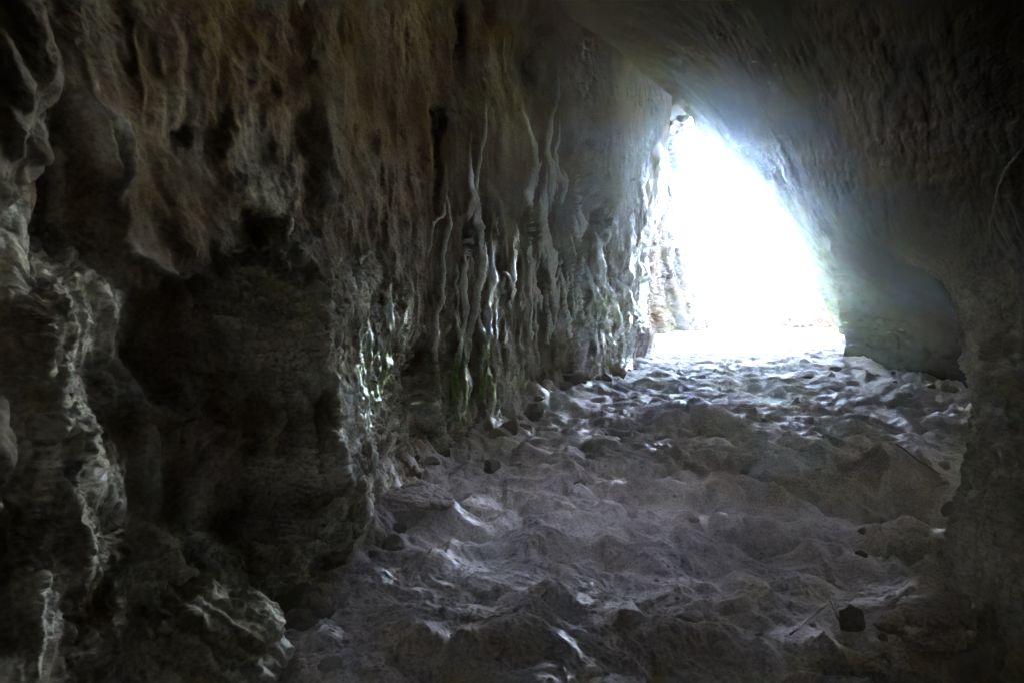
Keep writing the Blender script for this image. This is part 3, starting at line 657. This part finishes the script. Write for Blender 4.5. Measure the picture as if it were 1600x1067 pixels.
# ================================================================== BROKEN STICK
m = bpy.data.materials.new('dead_wood'); m.use_nodes = True; t = m.node_tree; p = t.nodes['Principled BSDF']; p.inputs['Roughness'].default_value = .5
nn = _node(t, 'ShaderNodeTexNoise'); nn.inputs['Scale'].default_value = 40; rr = _node(t, 'ShaderNodeValToRGB'); rr.color_ramp.elements[0].color = (.16,.12,.09,1); rr.color_ramp.elements[1].color = (.34,.29,.25,1)
t.links.new(nn.outputs['Fac'], rr.inputs[0]); t.links.new(rr.outputs[0], p.inputs['Base Color'])
def twig(name, pts, rad, parent=None):
    pts = [np.array(p, float) for p in pts]; V = []; Fc = []; K = 8
    for i, p in enumerate(pts):
        d = pts[min(i+1, len(pts)-1)]-pts[max(i-1, 0)]; d /= np.linalg.norm(d); a = np.cross(d, [0,0,1.]); a /= max(np.linalg.norm(a), 1e-6); b_ = np.cross(d, a)
        for k in range(K):
            th = 2*math.pi*k/K; r = rad[i]*(1+.15*math.sin(3*th+i)); V.append(tuple(p+a*math.cos(th)*r+b_*math.sin(th)*r))
    for i in range(len(pts)-1):
        for k in range(K): Fc.append((i*K+k, i*K+(k+1)%K, (i+1)*K+(k+1)%K, (i+1)*K+k))
    Fc += [tuple(range(K))[::-1], tuple(range((len(pts)-1)*K, len(pts)*K))]
    me = bpy.data.meshes.new(name); me.from_pydata(V, [], Fc); me.polygons.foreach_set('use_smooth', [True]*len(Fc)); me.materials.append(m); me.update()
    o = bpy.data.objects.new(name, me); sc.collection.objects.link(o)
    if parent: o.parent = parent
    return o
def fl3(px, py, up=.0):
    x, y_ = at_floor(px, py, .04); return (x, y_, floor_z(x, y_)+up)
def line(a, b, n=7, wob=.004, seed=0):
    r = random.Random(seed); return [tuple(a[k]+(b[k]-a[k])*i/(n-1)+r.uniform(-wob, wob) for k in range(3)) for i in range(n)]
o = twig('stick', line(fl3(1236,971,.012), fl3(1294,938,.035), 8, .003, 1), [.0035]*2+[.003]*6); tag(o, 'thin pale straight stick lying on the floor at lower right', 'stick')
o = twig('stick', line(fl3(1312,958,.01), fl3(1299,935,.03), 5, .003, 2)+line(fl3(1298,934,.03), fl3(1300,926,.045), 3, .002, 3), [.004,.005,.005,.004,.004,.004,.003,.003]); tag(o, 'short forked dark stick crossing the tip of the pale one', 'stick')
o = twig('stick', line(fl3(1398,735,.01), fl3(1470,745,.02), 7, .006, 5), [.006]*7); tag(o, 'thin twig on the rim of the dark hollow at right', 'stick')

# ================================================================== RUBBLE AT THE WALL FOOT
rub = [stone_mesh(960+i, 5, .34, 5, M_WALL) for i in range(6)]
for mm_ in rub:
    for nm_, vv in (('pale', .45), ('wet', .1)):
        at_ = mm_.attributes.new(nm_, 'FLOAT', 'POINT'); at_.data.foreach_set('value', np.full(len(mm_.vertices), vv, np.float32))
rng = random.Random(77); k = 0
while k < 75:
    y_ = 2.9+9.5*rng.random()**1.3; side = rng.random() < .72
    if side: x = float(np.interp(y_, fp[:3400,1], fp[:3400,0]))+.10+abs(rng.gauss(0,.16))
    else: x = float(curve(np.array([y_]), [(2.4,1.5),(3.9,1.95),(4.6,2.6),(6,4.3),(8,5.2),(14,5.8)])[0])-abs(rng.gauss(0,.3))
    s_ = rng.choice([.022,.03,.04,.055,.08])*(1+.03*y_)
    o = put(rub[rng.randrange(6)], 'rubble_stone', x, y_, s_*rng.uniform(.8,1.4), s_*rng.uniform(.8,1.2), s_*rng.uniform(.6,1), rng.uniform(0,6.3), .3, (rng.uniform(-.4,.4), rng.uniform(-.4,.4)))
    tag(o, 'broken bit of wall rock lying in the rubble along the foot of the %s wall' % ('left' if side else 'right'), 'stone', 'rubble along the foot of the %s wall' % ('left' if side else 'right')); k += 1
